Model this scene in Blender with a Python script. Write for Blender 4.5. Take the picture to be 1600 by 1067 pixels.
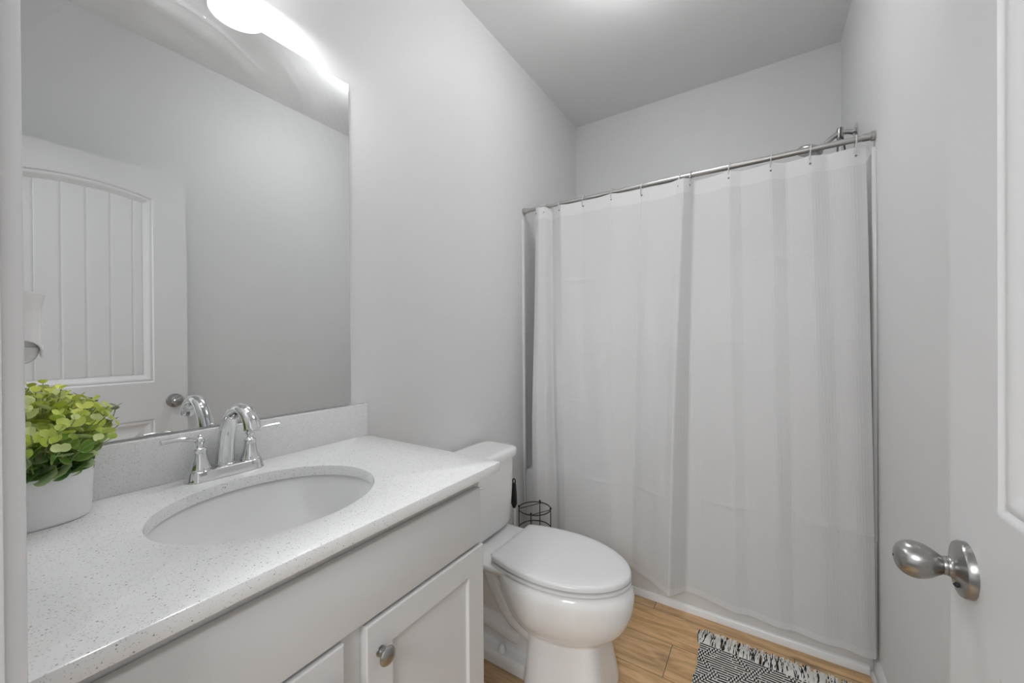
import bpy, bmesh, math, random
from mathutils import Vector, Matrix
import numpy as np
R = random.Random(7)
PI = math.pi
S = bpy.context.scene
COL = S.collection
for o in list(bpy.data.objects): bpy.data.objects.remove(o)

# ------------------------------------------------------------------ camera
yaw, pitch, roll, CAMH = 0.57630, 0.0040, 0.0070, 1.2129
cd = bpy.data.cameras.new('camera'); cam = bpy.data.objects.new('camera', cd); COL.objects.link(cam)
cd.sensor_fit = 'HORIZONTAL'; cd.sensor_width = 36.0; cd.lens = 608.85 / 1600 * 36.0
cd.clip_start = 0.01; cd.clip_end = 100
Rv = Vector((math.cos(yaw), math.sin(yaw), 0)); Fv = Vector((-math.sin(yaw), math.cos(yaw), 0)); Zv = Vector((0, 0, 1))
D2 = Fv * math.cos(pitch) - Zv * math.sin(pitch); U2 = Zv * math.cos(pitch) + Fv * math.sin(pitch)
R3 = Rv * math.cos(roll) - U2 * math.sin(roll); V3 = Rv * math.sin(roll) + U2 * math.cos(roll)
m = Matrix((R3, V3, -D2)).transposed().to_4x4(); m.translation = Vector((0, 0, CAMH)); cam.matrix_world = m
S.camera = cam
# ------------------------------------------------------------------ world, lamps, exposure
W = bpy.data.worlds.new('hall_daylight'); S.world = W; W.use_nodes = True
_t = W.node_tree; _c = _t.nodes.new('ShaderNodeTexCoord'); _s = _t.nodes.new('ShaderNodeSeparateXYZ'); _r = _t.nodes.new('ShaderNodeValToRGB')
_t.links.new(_c.outputs['Generated'], _s.inputs[0]); _m = _t.nodes.new('ShaderNodeMath'); _m.operation = 'MULTIPLY_ADD'; _m.inputs[1].default_value = 0.5; _m.inputs[2].default_value = 0.5
_t.links.new(_s.outputs[2], _m.inputs[0]); _t.links.new(_m.outputs[0], _r.inputs[0]); _t.links.new(_r.outputs[0], _t.nodes['Background'].inputs[0])
_e = _r.color_ramp.elements; _e[0].position = 0.36; _e[0].color = (0.22, 0.215, 0.21, 1); _e[1].position = 0.50; _e[1].color = (0.95, 0.975, 1.0, 1)
W.node_tree.nodes['Background'].inputs[1].default_value = 0.95
S.view_settings.view_transform = 'Standard'; S.view_settings.look = 'None'
S.view_settings.gamma = 1.0; S.view_settings.use_curve_mapping = False
S.view_settings.exposure = 0.0
hl = bpy.data.lights.new('hall_fill', 'POINT'); hl.energy = 135.0; hl.shadow_soft_size = 0.42; hl.color = (0.97, 0.985, 1.0)      # unseen fill light added behind the doorway to lift the room
ho = bpy.data.objects.new('hall_fill', hl); COL.objects.link(ho); ho.location = (0.08, -1.60, 2.22)
BULB_W = 2.5          # watts of each vanity bulb
FILL_E = 24.5          # glow of the added ceiling fill
SHADE_E = 1.5         # glow of the frosted shades

# ------------------------------------------------------------------ room dimensions (metres, camera stands in the doorway at x=y=0)
XL, XR, YB, ZC, YF = -1.141, 0.333, 2.6212, 2.7413, 0.035
TUBY = 1.873
ZCT = 0.898                      # worktop height

# ------------------------------------------------------------------ materials
def mat(name, col, rough=0.5, metal=0.0, **kw):
    M = bpy.data.materials.new(name); M.use_nodes = True
    b = M.node_tree.nodes['Principled BSDF']
    b.inputs['Base Color'].default_value = (*col, 1); b.inputs['Roughness'].default_value = rough
    b.inputs['Metallic'].default_value = metal
    for k, v in kw.items(): b.inputs[k.replace('_', ' ')].default_value = v
    return M
class NT:
    def __init__(s, M): s.t = M.node_tree; s.b = s.t.nodes['Principled BSDF']
    def n(s, typ, **kw):
        x = s.t.nodes.new(typ)
        for k, v in kw.items():
            if k.startswith('i_'): x.inputs[k[2:].replace('_', ' ')].default_value = v
            else: setattr(x, k, v)
        return x
    def l(s, a, b): s.t.links.new(a, b)
    def math(s, op, a, b=None, c=None):
        x = s.t.nodes.new('ShaderNodeMath'); x.operation = op
        for i, v in enumerate((a, b, c)):
            if v is None: continue
            if isinstance(v, (int, float)): x.inputs[i].default_value = v
            else: s.l(v, x.inputs[i])
        return x.outputs[0]
    def coord(s, kind='Object'): return s.n('ShaderNodeTexCoord').outputs[kind]
    def noise(s, vec, scale, detail=2.0, rough=0.5):
        x = s.n('ShaderNodeTexNoise', i_Scale=scale, i_Detail=detail, i_Roughness=rough); s.l(vec, x.inputs['Vector']); return x
    def ramp(s, fac, stops, interp='LINEAR'):
        x = s.n('ShaderNodeValToRGB'); x.color_ramp.interpolation = interp
        e = x.color_ramp.elements
        while len(e) < len(stops): e.new(0.5)
        for k, (p, c) in enumerate(stops): e[k].position = p; e[k].color = (*c, 1) if len(c) == 3 else c
        s.l(fac, x.inputs[0]); return x.outputs[0]
    def mix(s, fac, a, b, blend='MIX'):
        x = s.n('ShaderNodeMix', data_type='RGBA', blend_type=blend)
        for sock, v in ((x.inputs[0], fac), (x.inputs[6], a), (x.inputs[7], b)):
            if isinstance(v, (int, float)): sock.default_value = v
            elif isinstance(v, tuple): sock.default_value = (*v, 1) if len(v) == 3 else v
            else: s.l(v, sock)
        return x.outputs[2]
    def bump(s, h, strength, dist):
        x = s.n('ShaderNodeBump', i_Strength=strength, i_Distance=dist); s.l(h, x.inputs['Height']); s.l(x.outputs[0], s.b.inputs['Normal'])
def paint(name, col, rough, bs=0.06, sc=320):
    M = mat(name, col, rough); t = NT(M); c = t.coord()
    n = t.noise(c, sc, 3); n2 = t.noise(c, 3.0, 2)
    t.l(t.mix(t.math('MULTIPLY', n2.outputs[0], 0.5), tuple(x * 0.985 for x in col), tuple(min(1, x * 1.015) for x in col)), t.b.inputs['Base Color'])
    t.bump(n.outputs[0], bs, 0.001); return M
WALL = paint('wall_paint', (0.80, 0.80, 0.80), 0.5)
CEIL = paint('ceiling_paint', (0.94, 0.94, 0.94), 0.8, 0.12, 200)
TRIM = paint('trim_white', (0.77, 0.77, 0.775), 0.35, 0.02)
CAULK = paint('caulk_white', (0.90, 0.90, 0.90), 0.3, 0.05, 80)
DOORP = paint('door_white', (0.80, 0.80, 0.80), 0.38, 0.05, 150)
CAB = paint('cabinet_white', (0.70, 0.70, 0.70), 0.35, 0.02)
CABIN = mat('cabinet_inside', (0.55, 0.55, 0.54), 0.6)
PORC = mat('porcelain', (0.88, 0.88, 0.875), 0.1, Coat_Weight=0.5, Coat_Roughness=0.03)
PLAS = mat('white_plastic', (0.88, 0.88, 0.88), 0.25)
SEATP = mat('seat_plastic', (0.76, 0.76, 0.76), 0.22)
ACRYL = mat('white_acrylic', (0.74, 0.74, 0.735), 0.25)
CHROME = mat('chrome', (0.74, 0.745, 0.75), 0.06, 1.0)
NICKEL = mat('brushed_nickel', (0.38, 0.375, 0.365), 0.28, 1.0, Anisotropic=0.5)
STEEL = mat('satin_steel', (0.50, 0.49, 0.48), 0.34, 1.0)
BLACKM = mat('black_wire', (0.012, 0.012, 0.013), 0.4)
BLACKP = mat('black_plastic', (0.02, 0.021, 0.023), 0.35)
DARKM = mat('dark_grommet', (0.22, 0.22, 0.22), 0.35, 0.8)
DARK = mat('dark_hole', (0.02, 0.02, 0.02), 0.8)
POTM = paint('pot_ceramic', (0.88, 0.88, 0.88), 0.45, 0.02)
SOIL = mat('dark_moss', (0.02, 0.022, 0.012), 0.95)
STEMM = mat('plant_stem', (0.30, 0.38, 0.16), 0.6)
CLEAR = mat('clear_plastic', (0.86, 0.86, 0.86), 0.2, Transmission_Weight=0.35, IOR=1.3)
VIAL = mat('frosted_vial', (0.85, 0.85, 0.85), 0.2, Transmission_Weight=0.5)

# mirror: silvered glass with dried wipe marks
MIR = mat('mirror_silver', (0.80, 0.81, 0.81), 0.0, 1.0); t = NT(MIR)
c = t.coord(); mp = t.n('ShaderNodeMapping'); t.l(c, mp.inputs[0]); mp.inputs['Location'].default_value = (0, 0.08, -0.66)
mpn = t.noise(mp.outputs[0], 3.0, 2)
vm = t.n('ShaderNodeVectorMath', operation='LENGTH'); t.l(mp.outputs[0], vm.inputs[0])
rad = t.math('ADD', vm.outputs['Value'], t.math('MULTIPLY', mpn.outputs[0], 0.10))
strk = t.n('ShaderNodeTexNoise', noise_dimensions='1D', i_Scale=60.0, i_Detail=4.0); t.l(rad, strk.inputs['W'])
arc = t.ramp(rad, [(0.0, (0, 0, 0)), (0.22, (0, 0, 0)), (0.30, (0.4, 0.4, 0.4)), (0.33, (0.1, 0.1, 0.1)), (0.38, (0.9, 0.9, 0.9)), (0.43, (0.2, 0.2, 0.2)), (0.48, (0.8, 0.8, 0.8)), (0.60, (0.05, 0.05, 0.05))])
sx = t.n('ShaderNodeSeparateXYZ'); t.l(c, sx.inputs[0])
hz = t.n('ShaderNodeMapRange', i_From_Min=0.62, i_From_Max=0.98); t.l(sx.outputs[2], hz.inputs['Value'])
blot = t.ramp(t.noise(c, 5.0, 3).outputs[0], [(0.38, (0, 0, 0)), (0.62, (1, 1, 1))])
film = t.math('MULTIPLY', t.math('MULTIPLY', arc, t.math('ADD', t.math('MULTIPLY', strk.outputs[0], 1.4), -0.2)), t.math('MULTIPLY', hz.outputs[0], t.math('ADD', t.math('MULTIPLY', blot, 0.8), 0.2)))
dot = t.n('ShaderNodeTexVoronoi', i_Scale=16.0); t.l(c, dot.inputs['Vector'])
dd = t.math('MULTIPLY', t.math('LESS_THAN', dot.outputs['Distance'], 0.045), t.math('MULTIPLY', hz.outputs[0], 0.5))
film2 = t.math('MINIMUM', t.math('ADD', t.math('MULTIPLY', film, 0.30), t.math('MULTIPLY', dd, 0.3)), 1.0)
df = t.n('ShaderNodeBsdfDiffuse'); df.inputs[0].default_value = (0.85, 0.86, 0.87, 1)
mx = t.n('ShaderNodeMixShader'); t.l(film2, mx.inputs[0]); t.l(t.b.outputs[0], mx.inputs[1]); t.l(df.outputs[0], mx.inputs[2])
t.l(mx.outputs[0], t.t.nodes['Material Output'].inputs[0])

# quartz with grey and glassy specks
QTZ = mat('speckled_quartz', (0.8, 0.8, 0.79), 0.12); t = NT(QTZ); c = t.coord()
v1 = t.n('ShaderNodeTexVoronoi', i_Scale=235.0); t.l(c, v1.inputs['Vector'])
v2 = t.n('ShaderNodeTexVoronoi', i_Scale=420.0); t.l(c, v2.inputs['Vector'])
def pick(v, thr, size):
    sp = t.n('ShaderNodeSeparateColor'); t.l(v.outputs['Color'], sp.inputs[0])
    return t.math('MULTIPLY', t.math('LESS_THAN', sp.outputs[0], thr), t.math('LESS_THAN', v.outputs['Distance'], size)), sp
s1, sp1 = pick(v1, 0.15, 0.27); s2, sp2 = pick(v2, 0.30, 0.36)
base = t.mix(t.noise(c, 60, 3).outputs[0], (0.83, 0.83, 0.83), (0.88, 0.88, 0.88))
b1 = t.mix(s2, base, (0.62, 0.62, 0.615))
dk = t.mix(sp1.outputs[1], (0.26, 0.26, 0.255), (0.60, 0.60, 0.59))
t.l(t.mix(s1, b1, dk), t.b.inputs['Base Color'])

# wood-look plank tiles, boards along x
WOOD = mat('wood_plank_tile', (0.5, 0.32, 0.16), 0.34); t = NT(WOOD); c = t.coord('Object')
sx = t.n('ShaderNodeSeparateXYZ'); t.l(c, sx.inputs[0]); X, Y = sx.outputs[0], sx.outputs[1]
PW, PL = 0.1767, 0.914
rw = t.math('DIVIDE', t.math('SUBTRACT', Y, 1.6325), PW); row = t.math('FLOOR', rw); fy = t.math('SUBTRACT', rw, row)
xs = t.math('DIVIDE', t.math('SUBTRACT', t.math('ADD', X, 0.313 + 20 * PL), t.math('MULTIPLY', t.math('ADD', row, 1.0), 0.401)), PL)
colm = t.math('FLOOR', xs); fx = t.math('SUBTRACT', xs, colm)
ey = t.math('MULTIPLY', t.math('MINIMUM', fy, t.math('SUBTRACT', 1.0, fy)), PW)
ex = t.math('MULTIPLY', t.math('MINIMUM', fx, t.math('SUBTRACT', 1.0, fx)), PL)
ed = t.math('MINIMUM', ex, ey); gr = t.math('LESS_THAN', ed, 0.0011)
idv = t.n('ShaderNodeCombineXYZ'); t.l(row, idv.inputs[0]); t.l(colm, idv.inputs[1])
wn = t.n('ShaderNodeTexWhiteNoise', noise_dimensions='2D'); t.l(idv.outputs[0], wn.inputs['Vector'])
gv = t.n('ShaderNodeCombineXYZ'); t.l(t.math('ADD', X, t.math('MULTIPLY', wn.outputs[0], 9.0)), gv.inputs[0]); t.l(t.math('MULTIPLY', Y, 9.0), gv.inputs[1]); t.l(t.math('MULTIPLY', wn.outputs[0], 30), gv.inputs[2])
g1 = t.noise(gv.outputs[0], 3.2, 5, 0.6); g2 = t.noise(gv.outputs[0], 13.0, 6, 0.65)
g1.inputs['Distortion'].default_value = 0.9
cl = t.ramp(g1.outputs[0], [(0.25, (0.40, 0.245, 0.12)), (0.45, (0.62, 0.41, 0.21)), (0.6, (0.74, 0.50, 0.27)), (0.8, (0.62, 0.45, 0.29))])
fine = t.ramp(g2.outputs[0], [(0.3, (0.74, 0.72, 0.70)), (0.55, (1, 1, 1))])
cl = t.mix(1.0, cl, fine, 'MULTIPLY')
kn = t.n('ShaderNodeTexNoise', i_Scale=4.0, i_Detail=3.0); kv = t.n('ShaderNodeCombineXYZ'); t.l(X, kv.inputs[0]); t.l(t.math('MULTIPLY', Y, 3.0), kv.inputs[1]); t.l(kv.outputs[0], kn.inputs['Vector'])
cl = t.mix(t.ramp(kn.outputs[0], [(0.62, (0, 0, 0)), (0.72, (0.55, 0.55, 0.55))]), cl, (0.15, 0.085, 0.04))
tint = t.ramp(wn.outputs[0], [(0.0, (0.80, 0.83, 0.88)), (1.0, (1.08, 1.03, 0.97))])
cl = t.mix(1.0, cl, tint, 'MULTIPLY')
t.l(t.mix(gr, cl, (0.09, 0.06, 0.04)), t.b.inputs['Base Color'])
t.bump(t.math('MINIMUM', t.math('MULTIPLY', ed, 400), 1.0), 0.4, 0.001)

# waffle-weave curtain cloth
def cloth(name, col, bumpy):
    M = mat(name, col, 0.85); t = NT(M); c = t.coord('UV')
    if bumpy:
        sx = t.n('ShaderNodeSeparateXYZ'); t.l(c, sx.inputs[0])
        wx = t.math('SINE', t.math('MULTIPLY', sx.outputs[0], 2 * PI / 0.0095)); wz = t.math('SINE', t.math('MULTIPLY', sx.outputs[1], 2 * PI / 0.008))
        h = t.math('ADD', t.math('MULTIPLY', wx, 0.6), t.math('MULTIPLY', wz, 0.25))
        t.bump(h, 0.28, 0.0012)
    tr = t.n('ShaderNodeBsdfTranslucent'); tr.inputs[0].default_value = (*col, 1)
    mx = t.n('ShaderNodeMixShader'); mx.inputs[0].default_value = 0.22
    t.l(t.b.outputs[0], mx.inputs[1]); t.l(tr.outputs[0], mx.inputs[2]); t.l(mx.outputs[0], t.t.nodes['Material Output'].inputs[0])
    return M
CURT = cloth('waffle_curtain', (0.80, 0.80, 0.80), True)
HEM = cloth('hem_band', (0.85, 0.85, 0.85), False)

# flat-woven black and cream rug
RUG = mat('rug_weave', (0.5, 0.5, 0.5), 0.95); t = NT(RUG); c = t.coord('Object')
sx = t.n('ShaderNodeSeparateXYZ'); t.l(c, sx.inputs[0]); X, Y = sx.outputs[0], sx.outputs[1]
wob = t.noise(c, 14.0, 2)
yy = t.math('ADD', Y, t.math('MULTIPLY', wob.outputs[0], 0.006))
ln = t.math('DIVIDE', yy, 0.0115); li = t.math('FLOOR', ln); lf = t.math('SUBTRACT', ln, li)
odd = t.math('MODULO', t.math('ADD', li, 4000.0), 2.0)
cell = t.math('DIVIDE', t.math('ADD', X, t.math('MULTIPLY', odd, 0.0054)), 0.0108); cf = t.math('SUBTRACT', cell, t.math('FLOOR', cell))
# zigzag / diamond figure: where the cream weft floats as dashes, elsewhere thin cream lines on black
px = t.math('ABSOLUTE', t.math('SUBTRACT', t.math('MODULO', t.math('ADD', X, 10.0), 0.17), 0.085))
py = t.math('MODULO', t.math('ADD', Y, 10.03), 0.135)
dia = t.math('ABSOLUTE', t.math('SUBTRACT', t.math('ADD', px, t.math('ABSOLUTE', t.math('SUBTRACT', py, 0.0675))), 0.062))
fig = t.math('LESS_THAN', dia, 0.015)
dash = t.math('LESS_THAN', cf, 0.52)
thin = t.math('LESS_THAN', lf, 0.45)
wide = t.math('MULTIPLY', t.math('LESS_THAN', lf, 0.86), dash)
w = t.mix(fig, thin, wide)
sc_ = t.math('GREATER_THAN', t.noise(c, 55, 1).outputs[0], 0.63)
w2 = t.math('MAXIMUM', w, t.math('MULTIPLY', t.math('MULTIPLY', sc_, dash), t.math('LESS_THAN', lf, 0.8)))
t.l(t.mix(w2, (0.012, 0.012, 0.014), (0.74, 0.72, 0.68)), t.b.inputs['Base Color'])
t.bump(t.math('SINE', t.math('MULTIPLY', ln, 2 * PI)), 0.5, 0.002)
YARNW = mat('cream_yarn', (0.76, 0.74, 0.70), 0.9); YARNB = mat('black_yarn', (0.012, 0.012, 0.014), 0.9)

# leaves: colour stored per leaf (lime tips, deeper green below)
LEAF = mat('leaf_green', (0.3, 0.45, 0.1), 0.45); t = NT(LEAF)
at_ = t.n('ShaderNodeAttribute', attribute_name='leafcol'); t.l(at_.outputs['Color'], t.b.inputs['Base Color'])
tr = t.n('ShaderNodeBsdfTranslucent'); t.l(at_.outputs['Color'], tr.inputs[0])
mx = t.n('ShaderNodeMixShader'); mx.inputs[0].default_value = 0.25
t.l(t.b.outputs[0], mx.inputs[1]); t.l(tr.outputs[0], mx.inputs[2]); t.l(mx.outputs[0], t.t.nodes['Material Output'].inputs[0])

# lamps
def glow(name, col, e):
    M = mat(name, col, 0.4); b = M.node_tree.nodes['Principled BSDF']
    b.inputs['Emission Color'].default_value = (0.98, 0.99, 1.0, 1); b.inputs['Emission Strength'].default_value = e; return M
SHADE = glow('frosted_glass_shade', (0.85, 0.85, 0.85), SHADE_E); BULB = glow('bulb', (0.9, 0.9, 0.9), 10.0); FILL = glow('fill_glow', (0.85, 0.85, 0.85), FILL_E)

# ------------------------------------------------------------------ mesh helpers (all shapes are given in world coordinates)
def add_box(bm, x0, x1, y0, y1, z0, z1, bev=0.0, seg=2, mi=0):
    vs = [bm.verts.new((x, y, z)) for x in (x0, x1) for y in (y0, y1) for z in (z0, z1)]
    fs = [bm.faces.new([vs[i] for i in f]) for f in ((0, 1, 3, 2), (4, 6, 7, 5), (0, 4, 5, 1), (2, 3, 7, 6), (0, 2, 6, 4), (1, 5, 7, 3))]
    for f in fs: f.material_index = mi
    if bev > 0:
        es = list({e for f in fs for e in f.edges})
        bmesh.ops.bevel(bm, geom=es, offset=bev, segments=seg, profile=0.5, affect='EDGES')
def loft(bm, loops, cap0=True, cap1=True, closed=True, mi=0):
    L = [[bm.verts.new(p) for p in lp] for lp in loops]; n = len(L[0])
    for a, b in zip(L, L[1:]):
        for i in range(n if closed else n - 1):
            j = (i + 1) % n
            f = bm.faces.new((a[i], a[j], b[j], b[i])); f.material_index = mi
    if cap0: bm.faces.new(list(reversed(L[0]))).material_index = mi
    if cap1: bm.faces.new(L[-1]).material_index = mi
    return L
def frame_of(d):
    d = Vector(d).normalized(); u = Vector((0, 0, 1)) if abs(d.z) < 0.9 else Vector((1, 0, 0))
    a = d.cross(u).normalized(); return a, d.cross(a).normalized(), d
def lathe(bm, o, axis, prof, n=32, mi=0, sy=1.0, cap=True):
    a, b, d = frame_of(axis); o = Vector(o)
    loops = [[o + d * h + (a * math.cos(2 * PI * i / n) * r + b * math.sin(2 * PI * i / n) * r * sy) for i in range(n)] for (r, h) in prof]
    loft(bm, loops, cap, cap, True, mi)
def tube(bm, pts, r, n=10, mi=0, cap=True, closed=False, flat=1.0):
    P = [Vector(p) for p in pts]; k = len(P); loops = []; a = None
    for i in range(k):
        if closed: d = (P[(i + 1) % k] - P[i - 1]).normalized()
        else: d = (P[min(i + 1, k - 1)] - P[max(i - 1, 0)]).normalized()
        if a is None: a, b, _ = frame_of(d)
        else:
            a = (a - d * a.dot(d)).normalized(); b = d.cross(a)
        rr = r[i] if isinstance(r, (list, tuple)) else r
        loops.append([P[i] + a * math.cos(2 * PI * q / n) * rr + b * math.sin(2 * PI * q / n) * rr * flat for q in range(n)])
    if closed:
        loft(bm, loops + [loops[0]], False, False, True, mi)
        bmesh.ops.remove_doubles(bm, verts=bm.verts, dist=1e-6)
    else: loft(bm, loops, cap, cap, True, mi)
def spline(pts, m=8):
    P = [Vector(p) for p in pts]; out = []
    for i in range(len(P) - 1):
        p0, p1, p2, p3 = P[max(i - 1, 0)], P[i], P[i + 1], P[min(i + 2, len(P) - 1)]
        for k in range(m):
            t = k / m
            out.append(0.5 * ((2 * p1) + (p2 - p0) * t + (2 * p0 - 5 * p1 + 4 * p2 - p3) * t * t + (3 * p1 - p0 - 3 * p2 + p3) * t ** 3))
    return out + [P[-1]]
def sphere(bm, c, r, n=16, s=(1, 1, 1), mi=0):
    x = bmesh.ops.create_uvsphere(bm, u_segments=n, v_segments=n // 2 + 2, radius=r)
    for v in x['verts']: v.co = Vector((v.co.x * s[0], v.co.y * s[1], v.co.z * s[2])) + Vector(c)
    for f in {f for v in x['verts'] for f in v.link_faces}: f.material_index = mi
def prism(bm, poly, ext, mi=0):     # planar polygon swept by a vector
    e = Vector(ext); loft(bm, [[Vector(p) for p in poly], [Vector(p) + e for p in poly]], True, True, True, mi)
ORG = {}
def root_org(o):
    while o.parent: o = o.parent
    return ORG.get(o.name, Vector((0, 0, 0)))
def mesh_of(name, bm, mats, org, ang=35):
    bmesh.ops.recalc_face_normals(bm, faces=bm.faces)
    me = bpy.data.meshes.new(name)
    for v in bm.verts: v.co -= org
    bm.to_mesh(me); bm.free()
    for M in (mats if isinstance(mats, (list, tuple)) else [mats]): me.materials.append(M)
    me.shade_smooth()
    if ang: me.set_sharp_from_angle(angle=math.radians(ang))
    return me
def obj(name, bm, mats, parent=None, org=None, ang=35):
    if parent is not None: org_ = root_org(parent)
    else: org_ = Vector(org) if org else Vector((0, 0, 0))
    o = bpy.data.objects.new(name, mesh_of(name, bm, mats, org_, ang)); COL.objects.link(o)
    if parent is not None: o.parent = parent
    else: o.location = org_; ORG[o.name] = org_
    return o
def tag(o, label, cat, group=None):
    o['label'] = label; o['category'] = cat
    if group: o['group'] = group
    return o
def thing(name, label, cat, loc, group=None):
    o = bpy.data.objects.new(name, None); o.empty_display_size = 0.05; COL.objects.link(o); o.location = loc; ORG[o.name] = Vector(loc)
    return tag(o, label, cat, group)
def struct(name, bm, M, parent=None, label=None, ang=35):
    o = obj(name, bm, M, parent, ang=ang)
    if parent is None: o['kind'] = 'structure'
    if label: o['label'] = label
    return o
def B(): return bmesh.new()
def ell(cx, cy, z, rx, ry, n=64, p=2.0):
    out = []
    for i in range(n):
        a = 2 * PI * i / n; ca, sa = math.cos(a), math.sin(a)
        out.append(Vector((cx + rx * math.copysign(abs(ca) ** (2 / p), ca), cy + ry * math.copysign(abs(sa) ** (2 / p), sa), z)))
    return out

# ================================================================== THE ROOM
bm = B(); add_box(bm, XL - 0.1, XR + 0.1, -0.6, YB + 0.1, -0.05, 0.0); struct('floor', bm, WOOD, label='wood-look plank tile floor in warm tan')
bm = B(); add_box(bm, XL - 0.1, XR + 0.1, -0.08, YB + 0.1, ZC, ZC + 0.05); struct('ceiling', bm, CEIL, label='plain white ceiling')
bm = B(); add_box(bm, XL - 0.1, XL, -0.08, YB + 0.1, 0, ZC); struct('wall_left', bm, WALL, label='light grey wall carrying the mirror')
bm = B(); add_box(bm, XR, XR + 0.1, -0.08, YB + 0.1, 0, ZC); struct('wall_right', bm, WALL, label='light grey wall behind the open door')
bm = B(); add_box(bm, XL, XR, YB, YB + 0.1, 0, ZC); struct('wall_back', bm, WALL, label='light grey wall behind the bathtub')
bm = B()
add_box(bm, XL, -0.533, -0.08, YF, 0, ZC); add_box(bm, 0.223, XR, -0.08, YF, 0, ZC); add_box(bm, -0.533, 0.223, -0.08, YF, 2.075, ZC)
struct('wall_front', bm, WALL, label='light grey wall with the doorway')
bm = B()    # door jamb lining and casing on the room side
add_box(bm, -0.533, -0.515, -0.08, YF + 0.004, 0, 2.057, 0.001); add_box(bm, 0.205, 0.223, -0.08, YF + 0.004, 0, 2.057, 0.001); add_box(bm, -0.533, 0.223, -0.08, YF + 0.004, 2.057, 2.075, 0.001)
struct('trim_1', bm, TRIM, label='white door jamb lining')
bm = B()
def casing(bm, xin, sgn):
    prof = [(0, 0), (0, 0.0125), (0.0015, 0.0155), (0.004, 0.0165), (0.010, 0.0165), (0.014, 0.013), (0.03, 0.012), (0.05, 0.0095), (0.057, 0.007), (0.057, 0)]
    prism(bm, [(xin + sgn * a, YF + b, 0.0) for a, b in prof], (0, 0, 2.064 + 0.057))
casing(bm, -0.520, -1)
add_box(bm, 0.211, 0.268, YF, YF + 0.012, 0, 2.121, 0.002)
add_box(bm, -0.520, 0.211, YF, YF + 0.012, 2.064, 2.121, 0.002)
struct('trim_2', bm, TRIM, label='white door casing at the left edge of the view')
def baseboard(name, y0, y1, x, sgn, label):
    prof = [(0, 0), (0.022, 0), (0.022, 0.008), (0.018, 0.016), (0.013, 0.02), (0.013, 0.056), (0.009, 0.066), (0.004, 0.074), (0, 0.076)]
    bm = B(); prism(bm, [(x + sgn * a, y0, b) for a, b in prof], (0, y1 - y0, 0)); struct(name, bm, TRIM, label=label)
baseboard('baseboard_right', 0.06, 1.8715, XR, -1, 'white baseboard along the right wall')
baseboard('baseboard_left', 0.80, 1.8715, XL, 1, 'white baseboard behind the toilet')
bm = B(); prof = [(1.873, 0), (1.862, 0), (1.862, 0.012), (1.865, 0.024), (1.869, 0.030), (1.873, 0.032)]
prism(bm, [(XL + 0.022, a, b) for a, b in prof], (XR - XL - 0.044, 0, 0)); struct('trim_3', bm, CAULK, label='white strip sealing the bottom of the bathtub apron')

# ------------------------------------------------------------------ open door
DX, DY0, DY1, DZ0, DZ1 = 0.2102, 0.056, 0.767, 0.012, 2.0468
def door_leaf():
    ys = np.linspace(DY0, DY1, 238); zs = np.linspace(DZ0, DZ1, 640)
    Yg, Zg = np.meshgrid(ys, zs, indexing='ij')
    yc = (DY0 + DY1) / 2; hw = 0.2265
    def sstep(a, b, x):
        t = np.clip((x - a) / (b - a), 0, 1); return t * t * (3 - 2 * t)
    top_u = 1.9045 + 0.030 * (1 - ((Yg - yc) / hw) ** 2)
    du = np.minimum(np.minimum(hw - np.abs(Yg - yc), Zg - 1.022), top_u - Zg)
    dl = np.minimum(np.minimum(hw - np.abs(Yg - yc), Zg - 0.20), 0.842 - Zg)
    def panel(d, planks):
        h = -0.0045 * sstep(0, 0.005, d) + 0.0015 * sstep(0.007, 0.010, d) - 0.0085 * sstep(0.012, 0.036, d)
        inner = (d > 0.037)
        if planks:
            g = (Yg - yc - 0.006 + 0.0747 * 10) % 0.0747; g = np.minimum(g, 0.0747 - g)
            h = h - inner * 0.0035 * np.exp(-(g / 0.0022) ** 2)
            h = h - 0.002 * np.exp(-((d - 0.0365) / 0.002) ** 2)
        else:
            h = h + 0.0085 * sstep(0.044, 0.085, d)
        return h
    H = np.where(du > 0, panel(du, True), 0) + np.where(dl > 0, panel(dl, False), 0)
    bm = B(); n, m_ = H.shape
    V = [[bm.verts.new((DX - H[i, j], ys[i], zs[j])) for j in range(m_)] for i in range(n)]
    for i in range(n - 1):
        for j in range(m_ - 1): bm.faces.new((V[i][j], V[i + 1][j], V[i + 1][j + 1], V[i][j + 1]))
    xb = DX + 0.035
    bk = [[bm.verts.new((xb, ys[i], zs[j])) for j in (0, m_ - 1)] for i in (0, n - 1)]
    bm.faces.new((bk[0][0], bk[0][1], bk[1][1], bk[1][0]))
    bm.faces.new([V[i][0] for i in range(n)] + [bk[1][0], bk[0][0]])
    bm.faces.new([V[i][-1] for i in range(n)] + [bk[1][1], bk[0][1]])
    bm.faces.new(V[0] + [bk[0][1], bk[0][0]]); bm.faces.new(V[-1] + [bk[1][1], bk[1][0]])
    return bm
door = struct('door_1', door_leaf(), DOORP, label='white two-panel arch-top plank door standing open against the right wall', ang=40)
KY, KZ = 0.7130, 0.9225
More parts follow.
